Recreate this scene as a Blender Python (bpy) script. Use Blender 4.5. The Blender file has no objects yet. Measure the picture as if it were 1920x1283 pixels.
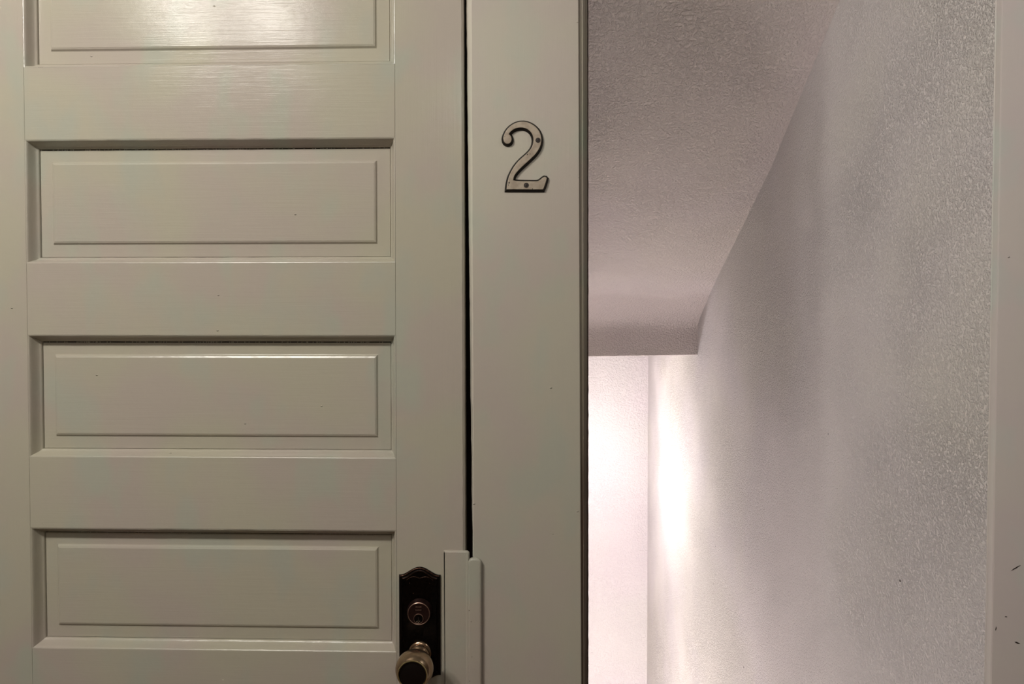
import bpy, bmesh, math, random
from mathutils import Vector, Matrix, noise
random.seed(7)
S = bpy.context.scene
C = S.collection
Z0 = 1.42            # eye height of the photographer above the hall floor
PI = math.pi

# ------------------------------------------------------------------ camera
cam = bpy.data.objects.new('camera', bpy.data.cameras.new('camera'))
C.objects.link(cam)
cam.data.lens = 24.0
cam.data.sensor_width = 36.0
cam.data.clip_start = 0.02
yaw, pitch, roll = math.radians(1.476), math.radians(-1.187), math.radians(0.006)
fwd = Vector((-math.sin(yaw)*math.cos(pitch), math.cos(yaw)*math.cos(pitch), math.sin(pitch)))
rgt = Vector((math.cos(yaw), math.sin(yaw), 0))
up = rgt.cross(fwd)
r2 = rgt*math.cos(roll) + up*math.sin(roll)
u2 = up*math.cos(roll) - rgt*math.sin(roll)
M = Matrix((r2, u2, -fwd)).transposed().to_4x4()
M.translation = Vector((0, -1.088, Z0))
cam.matrix_world = M
S.camera = cam

# ------------------------------------------------------------------ world, lamps, exposure
S.view_settings.view_transform = 'Standard'
S.view_settings.look = 'None'
S.view_settings.gamma = 1.0
S.view_settings.use_curve_mapping = False
S.view_settings.exposure = 0.12
w = bpy.data.worlds.new('world'); S.world = w; w.use_nodes = True
w.node_tree.nodes['Background'].inputs[0].default_value = (1, 0.97, 0.93, 1)
w.node_tree.nodes['Background'].inputs[1].default_value = 0.02

def point(name, loc, energy, radius, col):
    l = bpy.data.lights.new(name, 'POINT'); l.energy = energy; l.shadow_soft_size = radius; l.color = col
    o = bpy.data.objects.new(name, l); o.location = loc; C.objects.link(o)
    return o
HALL = (1.0, 0.96, 0.885)
LAMP_XY = [(-1.20, -1.25), (-0.90, -1.25)]
LAMP_Z = 2.52
for x, y in LAMP_XY:
    point('hall_bulb_light', (x, y, LAMP_Z), 36, 0.075, HALL)
point('rear_fill_light', (-.12, -1.85, 2.40), 12, 0.12, (1.0, 0.95, 0.90))  # added fill reaching into the stairwell, no known source
point('end_fill_light', (1.62, -1.20, 2.46), 11, 0.06, (1.0, 0.95, 0.90))  # added to brighten the top of the right casing
point('stair_bulb_light', (0.19, 2.40, Z0-0.74), 14, 0.05, (1.0, 0.955, 0.965))
point('stair_foot_fill', (0.40, 1.75, Z0-2.55), 31, 0.06, (1.0, 0.95, 0.955))  # added fill from below for the sloped ceiling, has no fitting
point('step_fill_light', (0.135, 0.92, Z0-2.05), 13, 0.04, (1.0, 0.95, 0.945))  # added fill for the middle of the right stair wall

# ------------------------------------------------------------------ helpers
def tag(o, label=None, cat=None, group=None, kind=None):
    if label: o['label'] = label
    if cat: o['category'] = cat
    if group: o['group'] = group
    if kind: o['kind'] = kind
    return o

def obj(name, bm, mats, parent=None, base=(0, 0, 0), smooth=None, tri=False):
    """link a bmesh (in world coordinates) as one object whose origin is `base`"""
    me = bpy.data.meshes.new(name)
    bmesh.ops.recalc_face_normals(bm, faces=bm.faces)
    base = Vector(base)
    if parent is not None:
        base = Vector(parent['_b']) if '_b' in parent else base
    bmesh.ops.translate(bm, verts=bm.verts, vec=-base)
    bm.to_mesh(me); bm.free()
    o = bpy.data.objects.new(name, me)
    for m in (mats if isinstance(mats, (list, tuple)) else [mats]): me.materials.append(m)
    if smooth is not None:
        me.polygons.foreach_set('use_smooth', [True]*len(me.polygons))
        me.set_sharp_from_angle(angle=math.radians(smooth))
    C.objects.link(o)
    if parent is None:
        o.location = base
    else:
        o.parent = parent
    o['_b'] = list(base)
    return o

def empty(name, loc):
    o = bpy.data.objects.new(name, None); o.empty_display_size = .05
    o.location = loc; C.objects.link(o); o['_b'] = list(loc)
    return o

def box(bm, x0, x1, y0, y1, z0, z1, mat=0, bevel=0.0, seg=2):
    vs = [bm.verts.new((x, y, z)) for x in (x0, x1) for y in (y0, y1) for z in (z0, z1)]
    idx = [(0,1,3,2),(4,6,7,5),(0,4,5,1),(2,3,7,6),(0,2,6,4),(1,5,7,3)]
    fs = []
    for f in idx:
        q = bm.faces.new([vs[i] for i in f]); q.material_index = mat; fs.append(q)
    if bevel:
        es = list({e for f in fs for e in f.edges})
        bmesh.ops.bevel(bm, geom=es, offset=bevel, segments=seg, profile=.5, affect='EDGES')
    return bm

def ring_loft(bm, x0, x1, z0, z1, prof, y0=0.0, cap=False):
    """rectangular mitred loft: prof = [(inset, depth)], depth goes +y from y0"""
    rings = []
    for ins, d in prof:
        ix, it, ib = (ins, ins, ins) if not isinstance(ins, tuple) else ins
        rings.append([bm.verts.new(p) for p in ((x0+ix, y0+d, z0+ib), (x1-ix, y0+d, z0+ib), (x1-ix, y0+d, z1-it), (x0+ix, y0+d, z1-it))])
    for a, b in zip(rings, rings[1:]):
        for i in range(4):
            j = (i+1) % 4
            bm.faces.new((a[i], a[j], b[j], b[i]))
    if cap: bm.faces.new(rings[-1])
    return rings

def lathe(bm, prof, cx, cz, y0=0.0, seg=48, mat=0, cap0=False, cap1=True):
    """prof = [(radius, distance towards the viewer)], axis along -y"""
    rings = []
    for r, t in prof:
        rings.append([bm.verts.new((cx+r*math.cos(2*PI*i/seg), y0-t, cz+r*math.sin(2*PI*i/seg))) for i in range(seg)])
    for a, b in zip(rings, rings[1:]):
        for i in range(seg):
            j = (i+1) % seg
            f = bm.faces.new((a[i], a[j], b[j], b[i])); f.material_index = mat
    if cap1: bm.faces.new(rings[-1]).material_index = mat
    if cap0: bm.faces.new(rings[0]).material_index = mat

def lathe_z(bm, prof, cx, cy, seg=40, cap0=False, cap1=False):
    rings = [[bm.verts.new((cx+r*math.cos(2*PI*i/seg), cy+r*math.sin(2*PI*i/seg), z)) for i in range(seg)] for r, z in prof]
    for a, b in zip(rings, rings[1:]):
        for i in range(seg):
            j = (i+1) % seg
            bm.faces.new((a[i], a[j], b[j], b[i]))
    if cap0: bm.faces.new(rings[0])
    if cap1: bm.faces.new(rings[-1])

def outline(bm, pts, levels, cap=True, mats=None):
    """pts: closed (x,z) outline; levels = [(offset outwards, y)] lofted in order, last one capped"""
    n = len(pts)
    area = sum(pts[i][0]*pts[(i+1) % n][1]-pts[(i+1) % n][0]*pts[i][1] for i in range(n))
    sg = 1 if area > 0 else -1
    nor = []
    for i in range(n):
        a, b, c = Vector(pts[i-1]), Vector(pts[i]), Vector(pts[(i+1) % n])
        t1, t2 = (b-a).normalized(), (c-b).normalized()
        n1, n2 = Vector((t1.y, -t1.x))*sg, Vector((t2.y, -t2.x))*sg
        m = (n1+n2); m = m.normalized() if m.length > 1e-6 else n1
        k = 1/max(.6, m.dot(n1)); nor.append(m*k)
    rings = []
    for off, y in levels:
        rings.append([bm.verts.new((pts[i][0]+nor[i].x*off, y, pts[i][1]+nor[i].y*off)) for i in range(n)])
    for li, (a, b) in enumerate(zip(rings, rings[1:])):
        for i in range(n):
            j = (i+1) % n
            f = bm.faces.new((a[i], a[j], b[j], b[i]))
            f.material_index = mats[li] if mats else 0
    if cap:
        f = bm.faces.new(rings[-1]); f.material_index = mats[-1] if mats else 0
        f.normal_update()
        r = bmesh.ops.triangulate(bm, faces=[f], ngon_method='EAR_CLIP')
    return rings

# ------------------------------------------------------------------ materials
def srgb(r, g, b):
    f = lambda c: (c/255/12.92) if c/255 <= .04045 else ((c/255+.055)/1.055)**2.4
    return (f(r), f(g), f(b), 1)

def newmat(name):
    m = bpy.data.materials.new(name); m.use_nodes = True
    nt = m.node_tree
    return m, nt, nt.nodes['Principled BSDF']

def nd(nt, typ, **kw):
    n = nt.nodes.new(typ)
    for k, v in kw.items():
        if k in n.inputs: n.inputs[k].default_value = v
        else: setattr(n, k, v)
    return n

def coords(nt, scale):
    g = nd(nt, 'ShaderNodeNewGeometry')
    mp = nd(nt, 'ShaderNodeMapping'); mp.inputs['Scale'].default_value = scale
    nt.links.new(g.outputs['Position'], mp.inputs['Vector'])
    return mp.outputs[0]

def noise_n(nt, scale3, scale=1.0, detail=3, rough=.5, vec=None):
    n = nd(nt, 'ShaderNodeTexNoise'); n.inputs['Scale'].default_value = scale
    n.inputs['Detail'].default_value = detail; n.inputs['Roughness'].default_value = rough
    nt.links.new(vec if vec else coords(nt, scale3), n.inputs['Vector'])
    return n.outputs['Fac']

def mix_rgb(nt, fac, a, b):
    m = nd(nt, 'ShaderNodeMix', data_type='RGBA')
    for s, v in ((0, fac), (6, a), (7, b)):
        if isinstance(v, (tuple, float, int)): m.inputs[s].default_value = v
        else: nt.links.new(v, m.inputs[s])
    return m.outputs[2]

def ramp(nt, fac, a, b, c0=0.0, c1=1.0):
    m = nd(nt, 'ShaderNodeMapRange'); m.inputs[1].default_value = a; m.inputs[2].default_value = b
    m.inputs[3].default_value = c0; m.inputs[4].default_value = c1
    nt.links.new(fac, m.inputs[0]); return m.outputs[0]

def math_n(nt, op, a, b):
    m = nd(nt, 'ShaderNodeMath', operation=op)
    for i, v in enumerate((a, b)):
        if isinstance(v, (float, int)): m.inputs[i].default_value = v
        else: nt.links.new(v, m.inputs[i])
    return m.outputs[0]

def bump(nt, h, dist, strength=1.0, prev=None):
    b = nd(nt, 'ShaderNodeBump'); b.inputs['Distance'].default_value = dist; b.inputs['Strength'].default_value = strength
    nt.links.new(h, b.inputs['Height'])
    if prev: nt.links.new(prev, b.inputs['Normal'])
    return b.outputs[0]

def paint(name, cols, stroke, spec=.14, rough=.18, dist=.00013, lump=.0004, nibs=True, worn=None):
    """brushed oil paint: `stroke` = (x,y,z) frequencies of the brush marks"""
    m, nt, p = newmat(name)
    mott = noise_n(nt, (1, 1, 1), 5.5, 2)
    mott2 = noise_n(nt, (1.3, 1, .8), 9.0, 2)
    c = mix_rgb(nt, ramp(nt, mott, .42, .58), cols[0], cols[1])
    c = mix_rgb(nt, ramp(nt, mott2, .52, .66), c, cols[2])
    if worn:
        g = nd(nt, 'ShaderNodeNewGeometry'); sx = nd(nt, 'ShaderNodeSeparateXYZ'); nt.links.new(g.outputs['Position'], sx.inputs[0])
        st = noise_n(nt, (900, 400, 3), 1.0, 3)
        zf = ramp(nt, sx.outputs[2], worn[0], worn[1], 1.0, 0.0)
        k = math_n(nt, 'MULTIPLY', zf, ramp(nt, st, .42, .58, .55, 1.0))
        c = mix_rgb(nt, k, c, worn[2])
    nt.links.new(c, p.inputs['Base Color'])
    s1 = noise_n(nt, stroke, 1.0, 4, .6)
    s2 = noise_n(nt, tuple(v*.37 for v in stroke), 1.0, 3, .6)
    h = math_n(nt, 'ADD', s1, s2)
    n = bump(nt, h, dist, 1.0)
    l = noise_n(nt, (1, 1, 1), 38, 2)
    n = bump(nt, l, lump, .6, n)
    fine = noise_n(nt, (1, 1, 1), 700, 2)
    n = bump(nt, fine, .00006, 1, n)
    if nibs:
        v = nd(nt, 'ShaderNodeTexVoronoi'); v.inputs['Scale'].default_value = 24
        nt.links.new(coords(nt, (1, 1, 1.5)), v.inputs['Vector'])
        nb = ramp(nt, v.outputs['Distance'], .0, .05, 1, 0)
        sc = nd(nt, 'ShaderNodeSeparateColor'); nt.links.new(v.outputs['Color'], sc.inputs[0])
        nb = math_n(nt, 'MULTIPLY', nb, ramp(nt, sc.outputs[0], .74, .8))
        n = bump(nt, nb, .002, 1, n)
    nt.links.new(n, p.inputs['Normal'])
    p.inputs['Roughness'].default_value = rough
    p.inputs['Specular IOR Level'].default_value = spec
    return m

DOOR_COLS = (srgb(173, 168, 152), srgb(173, 164, 154), srgb(168, 168, 155))
m_rail = paint('paint_strokes_across', DOOR_COLS, (14, 60, 520))
m_stile = paint('paint_strokes_upright', DOOR_COLS, (420, 60, 10))
m_mould = paint('paint_moulding', DOOR_COLS, (120, 120, 160), spec=.7, rough=.28, dist=.0003, lump=.0010)
m_edge_hl = paint('painted_edge_highlight', (srgb(204, 200, 186), srgb(204, 197, 186), srgb(199, 200, 186)), (220, 120, 60), spec=.8, rough=.25, dist=.0003, lump=.0012)  # lighter copy of the casing paint: highlight painted along the left bevel
m_casing = paint('paint_casing', (srgb(178, 173, 159), srgb(178, 169, 160), srgb(173, 173, 160)), (330, 60, 12), spec=.4, rough=.4)
m_chamfer = paint('paint_casing_edge', (srgb(150, 145, 128), srgb(146, 138, 127), srgb(138, 141, 126)), (420, 420, 12), rough=.45, dist=.0004,
                  worn=(Z0-.25, Z0+.10, srgb(84, 66, 56)))
m_casing2 = paint('paint_right_casing', (srgb(214, 206, 201), srgb(213, 203, 201), srgb(208, 207, 202)), (330, 60, 12), rough=.4)
m_strip = paint('paint_right_casing_edge', (srgb(214, 208, 201), srgb(213, 205, 201), srgb(208, 211, 204)), (330, 330, 12), rough=.38)

def plaster(name, col1, col2, scale=130, dist=.0016, patch=2.2):
    m, nt, p = newmat(name)
    big = noise_n(nt, (1, 1, 1), patch, 2)
    c = mix_rgb(nt, ramp(nt, noise_n(nt, (1, 1, 1), 2.0, 2), .4, .6), col1, col2)
    nt.links.new(c, p.inputs['Base Color'])
    a = noise_n(nt, (1, 1, 1), scale, 3, .62)
    a = ramp(nt, a, .44, .64)
    v = nd(nt, 'ShaderNodeTexVoronoi'); v.feature = 'SMOOTH_F1'; v.inputs['Scale'].default_value = scale*.8
    nt.links.new(coords(nt, (1, 1, 1)), v.inputs['Vector'])
    h = math_n(nt, 'ADD', a, math_n(nt, 'MULTIPLY', ramp(nt, v.outputs['Distance'], 0, .7, 1, 0), .55))
    h = math_n(nt, 'MULTIPLY', h, ramp(nt, big, .35, .62, .5, 1.0))
    n = bump(nt, h, dist, 1)
    n = bump(nt, noise_n(nt, (1, 1, 1), 9, 2), .006, .5, n)
    nt.links.new(n, p.inputs['Normal'])
    p.inputs['Roughness'].default_value = .85
    p.inputs['Specular IOR Level'].default_value = .08
    return m
m_wall = plaster('stippled_plaster_wall', srgb(234, 228, 227), srgb(234, 229, 223), 225, .0034)
m_slope = plaster('stippled_plaster_ceiling', srgb(222, 212, 210), srgb(222, 213, 207), 150, .0030)
m_back = plaster('plaster_back_wall', srgb(224, 216, 218), srgb(222, 217, 216), 110, .0022, 1.4)
m_hall = plaster('hall_plaster', srgb(126, 120, 111), srgb(124, 119, 111), 120, .0008)

def simple(name, col, rough=.5, metal=0.0, bumpd=0, scale=200, col2=None, spec=.5):
    m, nt, p = newmat(name)
    p.inputs['Roughness'].default_value = rough; p.inputs['Metallic'].default_value = metal
    p.inputs['Specular IOR Level'].default_value = spec
    n = noise_n(nt, (1, 1, 1), scale, 3)
    nt.links.new(mix_rgb(nt, ramp(nt, n, .4, .62), col, col2 or col), p.inputs['Base Color'])
    if bumpd: nt.links.new(bump(nt, n, bumpd), p.inputs['Normal'])
    return m
m_black = simple('gap_shade_dark', srgb(30, 22, 18), .9, spec=.1, bumpd=.0003)  # near-black paints the shade inside the door gap; also on keyway and backing
m_brown = simple('brown_stained_edge', srgb(78, 62, 52), .55, bumpd=.0004, col2=srgb(58, 44, 38))
m_bronze = simple('dark_bronze', srgb(22, 16, 14), .3, .75, .00012, 260, srgb(10, 7, 7))
m_bronze_rim = simple('rubbed_bronze', srgb(92, 66, 54), .32, .85, .00015, 300, srgb(48, 33, 28))
m_cyl = simple('lock_bronze', srgb(62, 42, 39), .36, .8, .0001, 300, srgb(52, 36, 34))
m_cylrim = simple('rubbed_lock_rim', srgb(170, 140, 125), .3, .9)
m_steel = simple('bright_pin_steel', srgb(215, 205, 195), .25, 1.0)
m_knob = simple('aged_brass_knob', srgb(172, 150, 124), .22, .9, .00006, 45, srgb(138, 112, 90))
m_knobrim = simple('bright_brass_rim', srgb(222, 208, 160), .22, 1.0)
m_knobface = simple('dark_knob_face', srgb(20, 14, 13), .35, .5)
m_numface = simple('antique_brass_face', srgb(164, 152, 136), .5, .3, .00005, 90, srgb(146, 133, 118))
m_numside = simple('blackened_brass_side', srgb(24, 19, 16), .5, .3)
m_screw = simple('black_screw', srgb(48, 40, 37), .6, .2)
m_wood = simple('painted_stair_timber', srgb(214, 204, 196), .5, 0, .0004, 30, srgb(206, 196, 188))
m_floor = simple('hall_floor_timber', srgb(104, 74, 50), .4, 0, .0003, 14, srgb(84, 58, 38))
m_dark = simple('scuff_mark', srgb(52, 42, 38), .7)
m_white = simple('white_lamp_metal', srgb(225, 222, 215), .4)
def emit(name, col, s):
    m, nt, p = newmat(name)
    p.inputs['Emission Color'].default_value = col; p.inputs['Emission Strength'].default_value = s
    p.inputs['Base Color'].default_value = (.9, .9, .88, 1)
    return m
m_bulb = emit('lit_bulb_glass', (1, .95, .85, 1), 6)

# ------------------------------------------------------------------ room shell
ST_R = 0.7321      # stair right wall plane
ST_L = 0.094       # stair left wall plane
BACK = 3.140
def structure(name, bm, m, label, cat, smooth=None, base=(0, 0, 0)):
    o = obj(name, bm, m, None, base, smooth)
    return tag(o, label, cat, None, 'structure')

bm = bmesh.new(); box(bm, ST_R, ST_R+.09, .0152, BACK+.1, -2.3, 3.4)
structure('wall_right', bm, m_wall, 'pinkish white stippled plaster wall running down beside the stairs', 'wall')
bm = bmesh.new(); box(bm, ST_L-.02, ST_R, BACK, BACK+.1, -2.3, 2.2)
structure('wall_back', bm, m_back, 'bright white plaster wall at the far end below the low ceiling edge', 'wall')
bm = bmesh.new(); box(bm, ST_L-.08, ST_L, .0205, BACK+.1, -2.3, 3.4)
structure('wall_left', bm, m_wall, 'plaster wall of the stairwell hidden behind the numbered casing', 'wall')
bm = bmesh.new()
box(bm, -2.6, -1.0, .02, .10, -.05, 3.4)            # left of the door
box(bm, -1.0, -.02, .02, .10, 2.20, 3.4)            # over the door
box(bm, -.02, ST_R+.09, .02, .10, 2.45, 3.4)        # over the stair opening
box(bm, ST_R+.09, 2.4, .02, .10, -.05, 3.4)         # right of the opening
box(bm, -.075, ST_L-.08, .02, .10, -.05, 2.46)      # between door and stairwell
structure('wall_front', bm, m_hall, 'hallway wall that holds the panelled door and the stair opening', 'wall')
bm = bmesh.new(); box(bm, -2.7, -2.6, -2.2, .1, -.05, 2.75)
structure('wall_hall_left', bm, m_hall, 'hallway wall far to the left of the door', 'wall')
bm = bmesh.new(); box(bm, 2.4, 2.5, -2.2, .1, -.05, 2.75)
structure('wall_hall_right', bm, m_hall, 'hallway wall far to the right of the stair opening', 'wall')
bm = bmesh.new(); box(bm, -2.7, 2.5, -2.3, -2.2, -.05, 2.75)
structure('wall_hall_rear', bm, m_hall, 'hallway wall behind the viewer facing the door', 'wall')
bm = bmesh.new(); box(bm, -2.6, 2.4, -2.2, .02, 2.65, 2.75)
structure('ceiling_hall', bm, m_hall, 'flat plaster ceiling over the hallway', 'ceiling')

# sloped ceiling over the stairs, ending in a rounded drop edge
bm = bmesh.new()
prof = [(0.10, 1.073), (.5595, .774), (1.012, .487), (1.362, .312), (1.612, .190), (1.842, .060), (1.874, .040), (1.894, .022), (1.904, -.002), (1.907, -.03)]
low_l, low_r = -.1275, -.1165
XL, XR = ST_L-.04, ST_R+.004
left, right = [], []
for y, z in prof:
    left.append(bm.verts.new((XL, y, Z0+z))); right.append(bm.verts.new((XR, y, Z0+z)))
tail = [(1.908, 0), (1.917, -.003), (BACK+.05, -.003)]
for y, dz in tail:
    left.append(bm.verts.new((XL, y, Z0+low_l+dz))); right.append(bm.verts.new((XR, y, Z0+low_r+dz)))
for i in range(len(left)-1):
    bm.faces.new((left[i], left[i+1], right[i+1], right[i]))
# top cover so that it has thickness
tl = bm.verts.new((XL, BACK+.05, Z0+2.0)); tr = bm.verts.new((XR, BACK+.05, Z0+2.0))
t0 = bm.verts.new((XL, .10, Z0+2.0)); t1 = bm.verts.new((XR, .10, Z0+2.0))
bm.faces.new((left[-1], tl, tr, right[-1])); bm.faces.new((tl, t0, t1, tr)); bm.faces.new((t0, left[0], right[0], t1))
structure('ceiling', bm, m_slope, 'sloping stippled stair ceiling ending in a low square drop edge', 'ceiling', smooth=40)

bm = bmesh.new(); box(bm, -2.7, 2.5, -2.3, .15, -.05, 0)
structure('floor', bm, m_floor, 'timber hallway floor in front of the door', 'floor')
bm = bmesh.new(); box(bm, ST_L-.08, ST_R+.09, 2.28, BACK+.1, -2.36, -2.28)
structure('floor_landing', bm, m_wood, 'pale lower landing floor at the foot of the stairs', 'floor')
st = empty('staircase', (.42, .15, 0)); tag(st, 'pale painted staircase descending behind the casing board', 'stairs', None, 'structure')
n = 9; rise = 2.28/(n+1); run = 2.13/n
for i in range(n):
    zt = -(i+1)*rise; y0 = .15+i*run
    bm = bmesh.new(); box(bm, ST_L+.002, ST_R-.002, y0-.02, y0+run, zt-.03, zt, bevel=.004); obj('tread', bm, m_wood, st)
    bm = bmesh.new(); box(bm, ST_L+.002, ST_R-.002, y0, y0+.018, zt, zt+rise-.031 if i else zt+rise-.051); obj('riser', bm, m_wood, st)

# ------------------------------------------------------------------ the numbered casing board (a little out of plumb)
def line(z, z1, x1, z2, x2):          # x on a straight edge through two measured points
    return x1+(x2-x1)*(z-z1)/(z2-z1)
def xl_back(zr): return line(zr, .518, -.1018, -.330, -.0927)
def xl_front(zr): return line(zr, .518, -.0918, -.330, -.0893)
def xr_front(zr): return line(zr, .516, .0768, -.572, .0836)
def xr_back(zr): return line(zr, .516, .0912, -.572, .0938)
base = (0, .02, 0)
cas = empty('trim_1', base); tag(cas, 'grey green painted casing board between the door and the stair opening', 'door casing', None, 'structure')
bm = bmesh.new()
rows = []
NZ = 240
for i in range(NZ+1):
    zr = -1.42+(.98+1.42)*i/NZ
    z = Z0+zr
    j = noise.noise(Vector((0, 0, z*60)))*.0006 + noise.noise(Vector((5, 0, z*17)))*.0005
    j2 = noise.noise(Vector((9, 3, z*45)))*.0005 + noise.noise(Vector((2, 8, z*130)))*.0003
    xb, xf = xl_back(zr)+j, xl_front(zr)+j2
    xm = (xb+xf)/2
    rows.append([bm.verts.new(p) for p in ((xb+.0015, .018, z), (xb, .0120, z), (xb+.0012, .0092, z), (xm, .0048, z), (xf-.0014, .0011, z), (xf, 0, z),
                                           (xr_front(zr)-.0009, 0, z), (xr_front(zr), .0009, z))])
for a, b in zip(rows, rows[1:]):
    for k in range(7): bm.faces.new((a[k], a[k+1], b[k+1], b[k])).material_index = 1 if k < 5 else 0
obj('board', bm, [m_casing, m_edge_hl], cas, smooth=32)
bm = bmesh.new(); rows = []
for i in range(NZ+1):
    zr = -1.42+(.98+1.42)*i/NZ; z = Z0+zr
    a, b = xr_front(zr), xr_back(zr); w_ = b-a
    j = noise.noise(Vector((3, 1, z*50)))*.0003
    rows.append([bm.verts.new(p) for p in ((a, .0009, z), (a+.001, .0034, z), (a+w_*.38+j, .0052, z), (a+w_*.46+j, .0046, z), (a+w_*.56+j, .0056, z),
                                           (a+w_*.80, .0085, z), (b-.0016, .0105, z), (b-.0007, .0108, z), (b, .0125, z), (b, .020, z))])
for a, b in zip(rows, rows[1:]):
    for k in range(9): bm.faces.new((a[k], a[k+1], b[k+1], b[k]))
tag(obj('edge_bead', bm, m_chamfer, cas, smooth=25), 'stepped edge, worn to brown wood lower down')
bm = bmesh.new(); rows = []
for i in range(NZ+1):
    zr = -1.42+(.98+1.42)*i/NZ; z = Z0+zr; b = xr_back(zr)
    e = .0022+noise.noise(Vector((7, 7, z*70)))*.0007
    rows.append([bm.verts.new(p) for p in ((b-.004, .0135, z), (b+e, .0135, z), (b+e, .10, z))])
for a, b in zip(rows, rows[1:]):
    for k in range(2): bm.faces.new((a[k], a[k+1], b[k+1], b[k]))
tag(obj('jamb_edge', bm, m_brown, cas), 'dark brown jamb edge')

# right-hand casing
tr2 = empty('trim_2', (.79, .02, 0)); tag(tr2, 'pale casing board at the right edge beside the stippled wall', 'door casing', None, 'structure')
bm = bmesh.new(); rows = []
for i in range(121):
    z = 2.40*i/120; zr = z-Z0
    j = noise.noise(Vector((1, 4, z*14)))*.0004
    x = .7322+line(zr, .5, .0004, -.56, -.0012)+j
    rows.append([bm.verts.new(p) for p in ((x-.0012, .0152, z), (x-.0016, .0143, z), (x-.0006, .0132, z), (x-.0002, .0022, z), (x+.0008, .0005, z), (x+.0022, 0, z), (.868, 0, z), (.870, .002, z), (.870, .02, z))])
for a, b in zip(rows, rows[1:]):
    for k in range(8):
        f = bm.faces.new((a[k], a[k+1], b[k+1], b[k])); f.material_index = 1 if k < 3 else 0
obj('board', bm, [m_casing2, m_strip], tr2, smooth=25)
# scuffs on it (paint damage, slightly proud flakes)
def scuff(x, z, L, ang, w_, y=-.0001):
    b = bmesh.new(); c, s = math.cos(ang), math.sin(ang)
    n_ = 7; top, bot = [], []
    for k in range(n_):
        t = k/(n_-1)-.5; ww = w_*(1-abs(2*t)**2)*.5+.00005; o_ = random.uniform(-.2, .2)*w_
        px, pz = x+t*L*c, z+t*L*s
        top.append(b.verts.new((px-s*(ww+o_), y-.0002, pz+c*(ww+o_)))); bot.append(b.verts.new((px+s*(ww-o_), y-.0002, pz-c*(ww-o_))))
    for k in range(n_-1): b.faces.new((top[k], top[k+1], bot[k+1], bot[k]))
    r_ = bmesh.ops.extrude_face_region(b, geom=b.faces[:]); bmesh.ops.translate(b, verts=[v for v in r_['geom'] if isinstance(v, bmesh.types.BMVert)], vec=(0, .0003, 0))
    return b
for x, z, L, a, w_ in ((.766, Z0-.378, .017, .55, .0016), (.770, Z0-.497, .009, -.35, .0022), (.752, Z0-.456, .004, -.1, .0014), (.7365, Z0-.475, .007, 1.4, .0013)):
    obj('paint_chip', scuff(x, z, L, a, w_), m_dark, tr2)
# dark chips on the stippled wall
sc = bpy.data.objects['wall_right']
for y, z, s in ((.27, Z0-.50, .006), (.60, Z0-.26, .004), (1.60, Z0-.86, .005), (1.63, Z0-1.02, .005), (1.24, Z0-1.16, .007)):
    b = bmesh.new(); bmesh.ops.create_icosphere(b, subdivisions=1, radius=1)
    for v in b.verts: v.co = Vector((ST_R+v.co.x*.0006, y+v.co.y*s*.5, z+v.co.z*s*random.uniform(.3, .7)))
    obj('wall_chip', b, m_dark, sc)

# casing on the hinge side and the heads above, outside the photograph's frame
bm = bmesh.new(); box(bm, -1.055, -.932, 0, .02, 0, 2.17, bevel=.003)
structure('trim_3', bm, m_casing, 'casing board on the hinge side of the door', 'door casing')
bm = bmesh.new(); box(bm, -1.055, -.113, -.002, .02, 2.171, 2.29, bevel=.003)
structure('trim_4', bm, m_casing, 'head casing above the panelled door', 'door casing')
bm = bmesh.new(); box(bm, -.11, .870, -.002, .02, 2.401, 2.51, bevel=.003)
structure('trim_5', bm, m_casing2, 'head casing above the stair opening', 'door casing')
# door jamb behind the gap
bm = bmesh.new()
box(bm, -.0885, -.076, .021, .12, 0, 2.17); box(bm, -.11, -.0885, .042, .075, 0, 2.165)
box(bm, -.955, -.932, .021, .12, 0, 2.17); box(bm, -.932, -.08, .045, .12, 2.158, 2.19)
structure('door_frame', bm, m_black, 'door frame with shade painted dark, seen through the gap beside the door', 'door frame')

# ------------------------------------------------------------------ the door
door = empty('door_1', (-.515, .018, .006))
tag(door, 'grey green painted door with wide recessed horizontal panels, left of the brass number', 'door', None, 'structure')
PX0, PX1 = -.8151, -.2144
tops = [Z0+.6186-.3151*k for k in range(6)]
PH = .1992
DL, DB, DT = -.9260, .008, 2.154
T = .036
G = .00022
def slab(bm, x0, x1, z0, z1, ed=.0006):
    """front face with softened arrises and sides going back"""
    ring_loft(bm, x0, x1, z0, z1, [(0, T), (0, ed), (ed*.3, ed*.3), (ed, 0)], cap=True)
# right stile follows the door edge
bm = bmesh.new(); rows = []
for i in range(161):
    z = DB+(DT-DB)*i/160; zr = z-Z0
    xe = line(zr, .518, -.1049, -.330, -.1034)+noise.noise(Vector((4, 4, z*40)))*.0003
    j = noise.noise(Vector((4, 9, z*55)))*.0009
    rows.append([bm.verts.new(p) for p in ((PX1+G, T, z), (PX1+G, .0005, z), (PX1+G+.0005, 0, z), (xe-.0036+j, 0, z), (xe-.0026+j, .0007, z), (xe-.0005, .0021, z), (xe, .0035, z), (xe, T, z))])
for a, b in zip(rows, rows[1:]):
    for k in range(7): bm.faces.new((a[k], a[k+1], b[k+1], b[k]))
obj('stile', bm, m_stile, door, smooth=25)
bm = bmesh.new(); slab(bm, DL, PX0-G, DB, DT, .0005); obj('stile', bm, m_stile, door)
# rails
edges = [DT]+[v for t in tops for v in (t, t-PH)]+[DB]
for k in range(0, len(edges), 2):
    bm = bmesh.new(); slab(bm, PX0, PX1, edges[k+1], edges[k], .0005); obj('rail', bm, m_rail, door)
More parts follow.
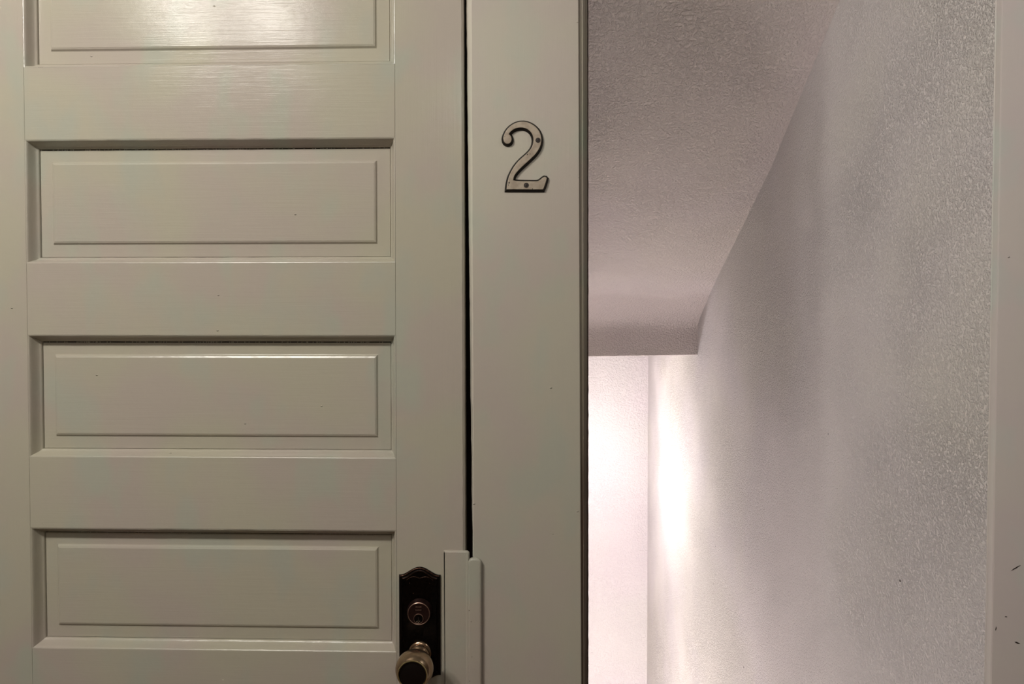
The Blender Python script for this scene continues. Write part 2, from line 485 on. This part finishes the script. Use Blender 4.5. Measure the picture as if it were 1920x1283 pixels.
# mouldings (mitred rings) and panels
mprof = [(0, 0.0), (.0008, .00012), (.0015, .0005), (.0022, .0012), (.0029, .0023), (.0040, .0050), (.0054, .0087), (.0068, .0119), (.0081, .0141), (.0094, .0155), (.0103, .0161), (.0108, .0170), (.0111, .0182), (.0112, .030)]
for k, zt in enumerate(tops):
    zb = zt-PH
    bm = bmesh.new()
    # subdivided ring so that hand-brushed paint makes the arrises waver
    for side in range(4):
        L = (PX1-PX0) if side in (0, 2) else PH
        nseg = int(L/.006)
        prev = None
        for s in range(nseg+1):
            t = s/nseg; cur = []
            for q, (ins, d) in enumerate(mprof):
                wob = 0 if q in (0, len(mprof)-1) else .00035
                if side == 0: p = (PX0+ins+t*(L-2*ins), d, zb+ins); ax = 2
                elif side == 1: p = (PX1-ins, d, zb+ins+t*(L-2*ins)); ax = 0
                elif side == 2: p = (PX1-ins-t*(L-2*ins), d, zt-ins); ax = 2
                else: p = (PX0+ins, d, zt-ins-t*(L-2*ins)); ax = 0
                e = math.sin(PI*t)**.3 if 0 < t < 1 else 0
                dn = noise.noise(Vector(p)*38+Vector((k*7, side*3, q*.15)))*wob*e
                p = list(p); p[ax] += dn; p[1] += dn*.6
                cur.append(bm.verts.new(p))
            if prev:
                for q in range(len(mprof)-1): bm.faces.new((prev[q], cur[q], cur[q+1], prev[q+1]))
            prev = cur
    bmesh.ops.remove_doubles(bm, verts=bm.verts, dist=1e-6)
    obj('panel_moulding', bm, m_mould, door, smooth=36)
    bm = bmesh.new()
    # margins: sides slightly wider than the eye expects, groove at the foot of the moulding
    def pr(i, top_extra=0): return (i, i+top_extra, i)
    pf = [((.0116, .0125, .0114), .030), ((.0116, .0125, .0114), .0198), ((.0122, .0132, .0120), .0190), ((.0318, .0316, .0316), .0184), ((.0332, .0326, .0326), .0180), ((.0348, .0346, .0346), .0154), ((.0374, .0374, .0374), .0143)]
    ring_loft(bm, PX0, PX1, zb, zt, pf, cap=True)
    bm.faces.ensure_lookup_table()
    for i in range(16, 24): bm.faces[i].material_index = 1
    obj('panel', bm, [m_rail, m_mould], door)
    # paint blobs bridging the dark groove under the upper moulding
    if k < 4:
        bm = bmesh.new()
        x = PX0+.012
        dens = (.0, .0062, .0085, .02)[k] or .02
        while x < PX1-.012:
            s = random.uniform(.0005, .0011)
            r_ = bmesh.ops.create_icosphere(bm, subdivisions=1, radius=1)
            for v in r_['verts']: v.co = Vector((x+v.co.x*s*.8, .0187+v.co.y*.0009, zt-.0122+v.co.z*.0011))
            x += random.expovariate(1/(dens*.7))+.0012
        o = obj('paint_drips', bm, m_mould, door, smooth=80); o['kind'] = 'stuff'
bm = bmesh.new(); box(bm, PX0+.002, PX1-.002, .030, .033, DB+.02, DT-.02); obj('light_stop', bm, m_black, door)  # added backing, stops light leaking through the panel joints

# escutcheon plate --------------------------------------------------
EX, EZ = -.1764, Z0-.5238
ztop, zsh, zbs = Z0-.3847, Z0-.3975, Z0-.5595
hw = .0333
def plate_outline(inset=0.0):
    h = hw-inset
    pts = []
    n_ = 24
    def crown(t):     # t -1..1 : ogee from shoulder up to the crown
        a = abs(t)
        return .0005 if a > .93 else (.5+.5*math.cos(PI*min(1, a/.93)))**.85
    for i in range(n_+1):
        t = -1+2*i/n_
        pts.append((EX+t*h, zsh-inset*.9+(ztop-zsh)*crown(t)))
    for i in range(n_+1):
        t = 1-2*i/n_
        pts.append((EX+t*h, zbs+inset*.9-(ztop-zsh)*crown(t)))
    return pts
bm = bmesh.new()
outline(bm, plate_outline(), [(0, 0), (.0002, -.0022), (-.0006, -.0034), (-.0022, -.0040)], cap=False)
o1 = plate_outline(.0022)
outline(bm, plate_outline(.0022), [(0, -.0040), (-.0012, -.0032), (-.0020, -.0032), (-.0030, -.0038), (-.0042, -.0024), (-.0050, -.0020)], cap=True)
esc = obj('escutcheon', bm, [m_bronze], door, smooth=35); tag(esc, 'black bronze lock plate with arched top')
# rubbed crown moulding along the top edge
def ridge(pts, r, y, mat, name, label=None, par=None):
    b = bmesh.new(); rings = []
    for i, (x, z) in enumerate(pts):
        a = Vector(pts[max(0, i-1)]); c = Vector(pts[min(len(pts)-1, i+1)]); t = (c-a).normalized(); n_ = Vector((-t.y, t.x))
        rings.append([b.verts.new((x+n_.x*r*math.cos(q*PI/4), y-r*.8*math.sin(q*PI/4), z+n_.y*r*math.cos(q*PI/4))) for q in range(5)])
    for p_, q_ in zip(rings, rings[1:]):
        for k in range(4): b.faces.new((p_[k], p_[k+1], q_[k+1], q_[k]))
    o = obj(name, b, mat, par, smooth=60)
    if label: o['label'] = label
    return o
cr = plate_outline(.0016)[:25]
ridge(cr, .0012, -.0036, m_bronze_rim, 'crown_ridge', None, esc)
cr2 = [(x*1.0+(EX-x)*.09, z-.0045) for x, z in cr]
ridge(cr2, .0008, -.0028, m_bronze_rim, 'crown_ridge', None, esc)
scal = []
for i in range(33):
    t = -1+2*i/32; a = abs(t)
    z = -.0025*(1-math.sin(PI*min(1, a/.95))) if a < .5 else -.0055*((a-.5)/.5)**1.6
    scal.append((EX+.0215*t, zsh-.0030+z*1.0))
ridge(scal, .0004, -.0022, m_bronze_rim, 'scalloped_line', None, esc)
for sx, sz in ((EX-.0165, zsh-.0135), (EX+.0162, zsh-.0135), (EX-.0105, zsh-.0300)):
    b = bmesh.new(); lathe(b, [(.0007, 0), (.0006, .0004), (.0002, .0006)], sx, sz, -.0020, 12); obj('stud', b, m_bronze_rim, esc, smooth=50)

# lock cylinder
CZ = Z0-.4560
b = bmesh.new()
lathe(b, [(.0208, .001), (.0206, .0035), (.0192, .0055), (.0190, .0085), (.0184, .0092), (.0180, .0122)], EX, CZ, 0, 56, 0, cap1=False)
lathe(b, [(.0180, .0122), (.0180, .0129), (.0174, .0133), (.0168, .0130)], EX, CZ, 0, 56, 1, cap1=False)
lathe(b, [(.0168, .0130), (.0150, .0128), (.0090, .0130)], EX, CZ, 0, 56, 0, cap1=True)
cyl = obj('lock_cylinder', b, [m_cyl, m_cylrim], door, smooth=40); tag(cyl, 'round brown bronze key cylinder')
PZ = CZ-.0076
b = bmesh.new()
lathe(b, [(.0080, .0128), (.0080, .0142), (.0076, .0147), (.0071, .0145)], EX-.0003, PZ, 0, 40, 1, cap1=False)
lathe(b, [(.0071, .0145), (.0070, .0139), (.0030, .0138)], EX-.0003, PZ, 0, 40, 0, cap1=True)
obj('plug', b, [m_bronze, m_cylrim], cyl, smooth=40)
b = bmesh.new(); box(b, EX-.0012, EX+.0008, -.0143, -.0137, PZ-.0062, PZ+.0026, bevel=.0002); obj('keyway', b, m_black, cyl)
for dx, dz, w_, a in ((-.0022, -.0042, .0014, .5), (.0018, -.0040, .0008, -.7), (0, -.0062, .0010, 0)):
    b = bmesh.new(); box(b, -w_, w_, -.0004, .0004, -.0007, .0007, bevel=.0002)
    bmesh.ops.rotate(b, verts=b.verts, matrix=Matrix.Rotation(-a, 3, 'Y')); bmesh.ops.translate(b, verts=b.verts, vec=(EX-.0003+dx, -.0144, PZ+dz))
    obj('pin', b, m_steel, cyl)
# two worn stamped lines over the plug
for r_, zz in ((0, .0112), (1, .0062)):
    x = EX-.0050
    while x < EX+.0045:
        wd = random.uniform(.0005, .0011)
        b = bmesh.new(); box(b, x, x+wd, -.0134, -.0128, CZ+zz-.0010, CZ+zz+.0010-(.0005 if random.random() < .4 else 0)); obj('stamped_mark', b, m_cylrim, cyl)
        x += wd+.0004

# knob: rosette, neck and ball with a dark sunk face
b = bmesh.new()
lathe(b, [(.0185, .001), (.0185, .0045), (.0170, .0062), (.0150, .0066), (.0146, .0078), (.0165, .0105), (.0165, .0125), (.0150, .0150), (.0118, .0172), (.0108, .020), (.0104, .027)], EX, EZ, 0, 64, 0)
obj('knob_collar', b, m_knob, door, smooth=40)
b = bmesh.new()
prof = [(.0106, .026), (.0112, .030), (.0118, .034)]
for i in range(0, 15):
    a = -1.10+i*(1.10+.78)/14
    prof.append((.0292*math.cos(a)**.85, .0545+.0235*math.sin(a)))
lathe(b, prof, EX, EZ, 0, 72, 0, cap1=False)
pe = prof[-1]
lathe(b, [pe, (pe[0]-.0002, pe[1]+.0009), (.0232, pe[1]+.0016), (.0226, pe[1]+.0024)], EX, EZ, 0, 72, 0, cap1=False)
lathe(b, [(.0226, pe[1]+.0024), (.0222, pe[1]+.0034), (.0212, pe[1]+.0036), (.0206, pe[1]+.0028)], EX, EZ, 0, 72, 1, cap1=False)
lathe(b, [(.0206, pe[1]+.0028), (.0200, pe[1]+.0012), (.0170, pe[1]+.0008), (.0150, pe[1]+.0014), (.0080, pe[1]+.0018), (.0005, pe[1]+.0019)], EX, EZ, 0, 72, 2, cap1=True)
kn = obj('knob', b, [m_knob, m_knobrim, m_knobface], door, smooth=40); tag(kn, 'aged brass round knob with a dark sunk face')

# painted latch guard over the gap
lg = None
GX0, GX1, GX2 = -.1382, -.1000, -.0766
GT, GT2, GB = Z0-.3578, Z0-.3685, Z0-.80
def rounded_rect(x0, x1, z0, z1, rtl, rtr, rb=.003, n_=8):
    pts = []
    for (cx, cz, r, a0) in ((x1-rtr, z1-rtr, rtr, 0), (x0+rtl, z1-rtl, rtl, PI/2), (x0+rb, z0+rb, rb, PI), (x1-rb, z0+rb, rb, 1.5*PI)):
        for i in range(n_+1):
            a = a0+PI/2*i/n_; pts.append((cx+r*math.cos(a), cz+r*math.sin(a)))
    return pts
b = bmesh.new()
outline(b, rounded_rect(GX0, -.0962, GB, GT, .0008, .0045), [(0, 0), (0, -.0018), (-.0006, -.0031), (-.0018, -.0039), (-.0026, -.0040)])
lg = obj('latch_guard', b, m_mould, door, smooth=35); tag(lg, 'painted metal latch guard plate over the door gap')
b = bmesh.new()
outline(b, rounded_rect(-.0978, GX2, GB+.004, GT2, .0075, .0098), [(-.0006, -.0008), (.0002, -.0012), (.0004, -.0050), (-.0003, -.0062), (-.0013, -.0074), (-.0028, -.0079), (-.0040, -.0080)])
obj('guard_flange', b, m_mould, lg, smooth=35)
b = bmesh.new()
rw = []
for i in range(60):
    z = GT-.004-(GT-.004-GB-.01)*i/59; j = noise.noise(Vector((2, 2, z*60)))*.0005
    rw.append([b.verts.new(p) for p in ((-.1022+j, -.0039, z), (-.1006+j, -.0053, z), (-.0990+j, -.0056, z), (-.0976, -.0052, z))])
for p_, q_ in zip(rw, rw[1:]):
    for k in range(3): b.faces.new((p_[k], p_[k+1], q_[k+1], q_[k]))
obj('bend_ridge', b, m_stile, lg, smooth=50)
for dx, zz in ((-.0963, -.452), (-.0932, -.470), (-.0920, -.527), (-.0958, -.566)):
    b = bmesh.new(); lathe(b, [(.0007, 0), (.0005, .0002)], dx, Z0+zz, -.0079, 10); obj('pinhole', b, m_dark, lg)

# ------------------------------------------------------------------ the brass 2
px = [(245,370),(248,345),(258,315),(275,280),(300,243),(330,212),(365,187),(400,168),(430,158),(470,150),(515,149),(560,157),(600,172),(640,195),(670,219),(698,248),(718,278),(733,312),(742,345),(746,380),(745,412),(738,450),(726,485),(708,520),(685,553),(655,590),(620,623),(580,660),(540,697),(500,733),(465,766),(435,797),(410,826),(390,855),(378,885),(372,925),
      (410,931),(470,935),(540,937),(600,938),(650,939),(692,938),(718,930),(742,914),(766,893),(788,881),(808,884),(818,896),(812,925),(800,965),(785,1008),(770,1043),(700,1043),(620,1043),(540,1042),(460,1041),(370,1040),(289,1040),
      (292,1005),(298,965),(306,925),(318,880),(336,838),(358,795),(385,748),(412,712),(445,672),(480,638),(515,608),(550,577),(585,543),(612,510),(632,473),(643,435),(648,395),(645,360),(635,325),(618,293),(595,267),(566,245),(535,231),(500,223),(465,222),(430,227),(400,236),(372,250),(345,270),(325,292),(312,314),
      (330,324),(343,342),(350,365),(351,388),(345,408),(332,424),(315,434),(296,436),(278,431),(262,419),(251,400)]
k = .0001186
NX, NZc = -.0070, Z0+.2693
pts = [((x-535)*k+NX, -(y-615)*k+NZc) for x, y in px]
hn = empty('house_number', (NX, 0, NZc))
tag(hn, 'antique brass numeral 2 screwed to the painted casing board', 'house number')
b = bmesh.new()
yf = -.0062
outline(b, pts, [(.0035, .0), (.0034, -.0012), (.0014, -.0048), (.0003, yf+.0003), (-.0003, yf)], mats=[1, 1, 1, 0, 0])
obj('numeral', b, [m_numface, m_numside], hn, smooth=18)
for x, y in ((705, 395), (550, 990)):
    cx, cz = (x-535)*k+NX, -(y-615)*k+NZc
    b = bmesh.new()
    lathe(b, [(.0041, 0), (.0040, .0004), (.0034, .0003), (.0030, .0001), (.0027, .0003), (.0012, .0004)], cx, cz, yf, 32)
    s_ = obj('screw', b, m_screw, hn, smooth=50)
    for an in (.5, .5+PI/2):
        b = bmesh.new(); box(b, -.0019, .0019, -.0003, .0002, -.0003, .0003)
        bmesh.ops.rotate(b, verts=b.verts, matrix=Matrix.Rotation(an, 3, 'Y')); bmesh.ops.translate(b, verts=b.verts, vec=(cx, yf-.0004, cz))
        obj('slot', b, m_numside, s_)
# casting pits in the brass
for x, y, s in ((563, 582, 7), (598, 575, 5), (320, 955, 9), (630, 1038, 6), (262, 345, 4), (312, 985, 5)):
    b = bmesh.new(); bmesh.ops.create_icosphere(b, subdivisions=1, radius=1)
    for v in b.verts: v.co = Vector(((x-535)*k+NX+v.co.x*s*k*1.1, yf+v.co.y*.0001, -(y-615)*k+NZc+v.co.z*s*k*1.6))
    obj('pit', b, m_numside, hn)

# ------------------------------------------------------------------ lamps (out of frame; the rear, end and step ones are added fill)
def dome(x, y, r, zc, label, light_r):
    e = empty('ceiling_lamp', (x, y, zc)); tag(e, label, 'lamp')
    b = bmesh.new(); lathe_z(b, [(r, 2.649), (r, 2.635), (r*.85, 2.62), (r*.3, 2.612)], x, y, cap0=True, cap1=True); obj('canopy', b, m_white, e, smooth=40)
    b = bmesh.new(); lathe_z(b, [(.014, 2.615), (.014, zc+.062)], x, y, 16, cap0=True, cap1=True); obj('socket', b, m_white, e)
dome(-1.20, -1.25, .07, LAMP_Z, 'ceiling lamp, left one of the pair before the door', .06)
dome(-0.90, -1.25, .07, LAMP_Z, 'ceiling lamp, right one of the pair before the door', .06)
dome(-.12, -1.85, .08, 2.47, 'added fill lamp at the back of the hallway', .12)
dome(1.62, -1.20, .08, 2.46, 'added fill lamp at the far right end of the hallway', .06)
e = empty('wall_lamp', (ST_L, 2.40, Z0-.74)); tag(e, 'wall lamp on the hidden left wall above the lower landing', 'lamp')
b = bmesh.new(); lathe(b, [(.045, 0), (.045, .010), (.03, .018), (.012, .02), (.012, .06)], 0, 0, 0, 32, cap0=True)
bmesh.ops.rotate(b, verts=b.verts, matrix=Matrix.Rotation(PI/2, 3, 'Z')); bmesh.ops.translate(b, verts=b.verts, vec=(ST_L+.001, 2.40, Z0-.74))
obj('bracket', b, m_white, e, smooth=40)

e = empty('step_fill_lamp', (ST_L, .92, Z0-2.05)); tag(e, 'added fill lamp low on the hidden left stair wall', 'lamp')
b = bmesh.new(); lathe(b, [(.03, 0), (.03, .006), (.012, .010), (.006, .012)], 0, 0, 0, 24, cap0=True)
bmesh.ops.rotate(b, verts=b.verts, matrix=Matrix.Rotation(PI/2, 3, 'Z')); bmesh.ops.translate(b, verts=b.verts, vec=(ST_L+.001, .92, Z0-2.05))
obj('bracket', b, m_white, e, smooth=40)

for o in S.objects:
    if '_b' in o: del o['_b']
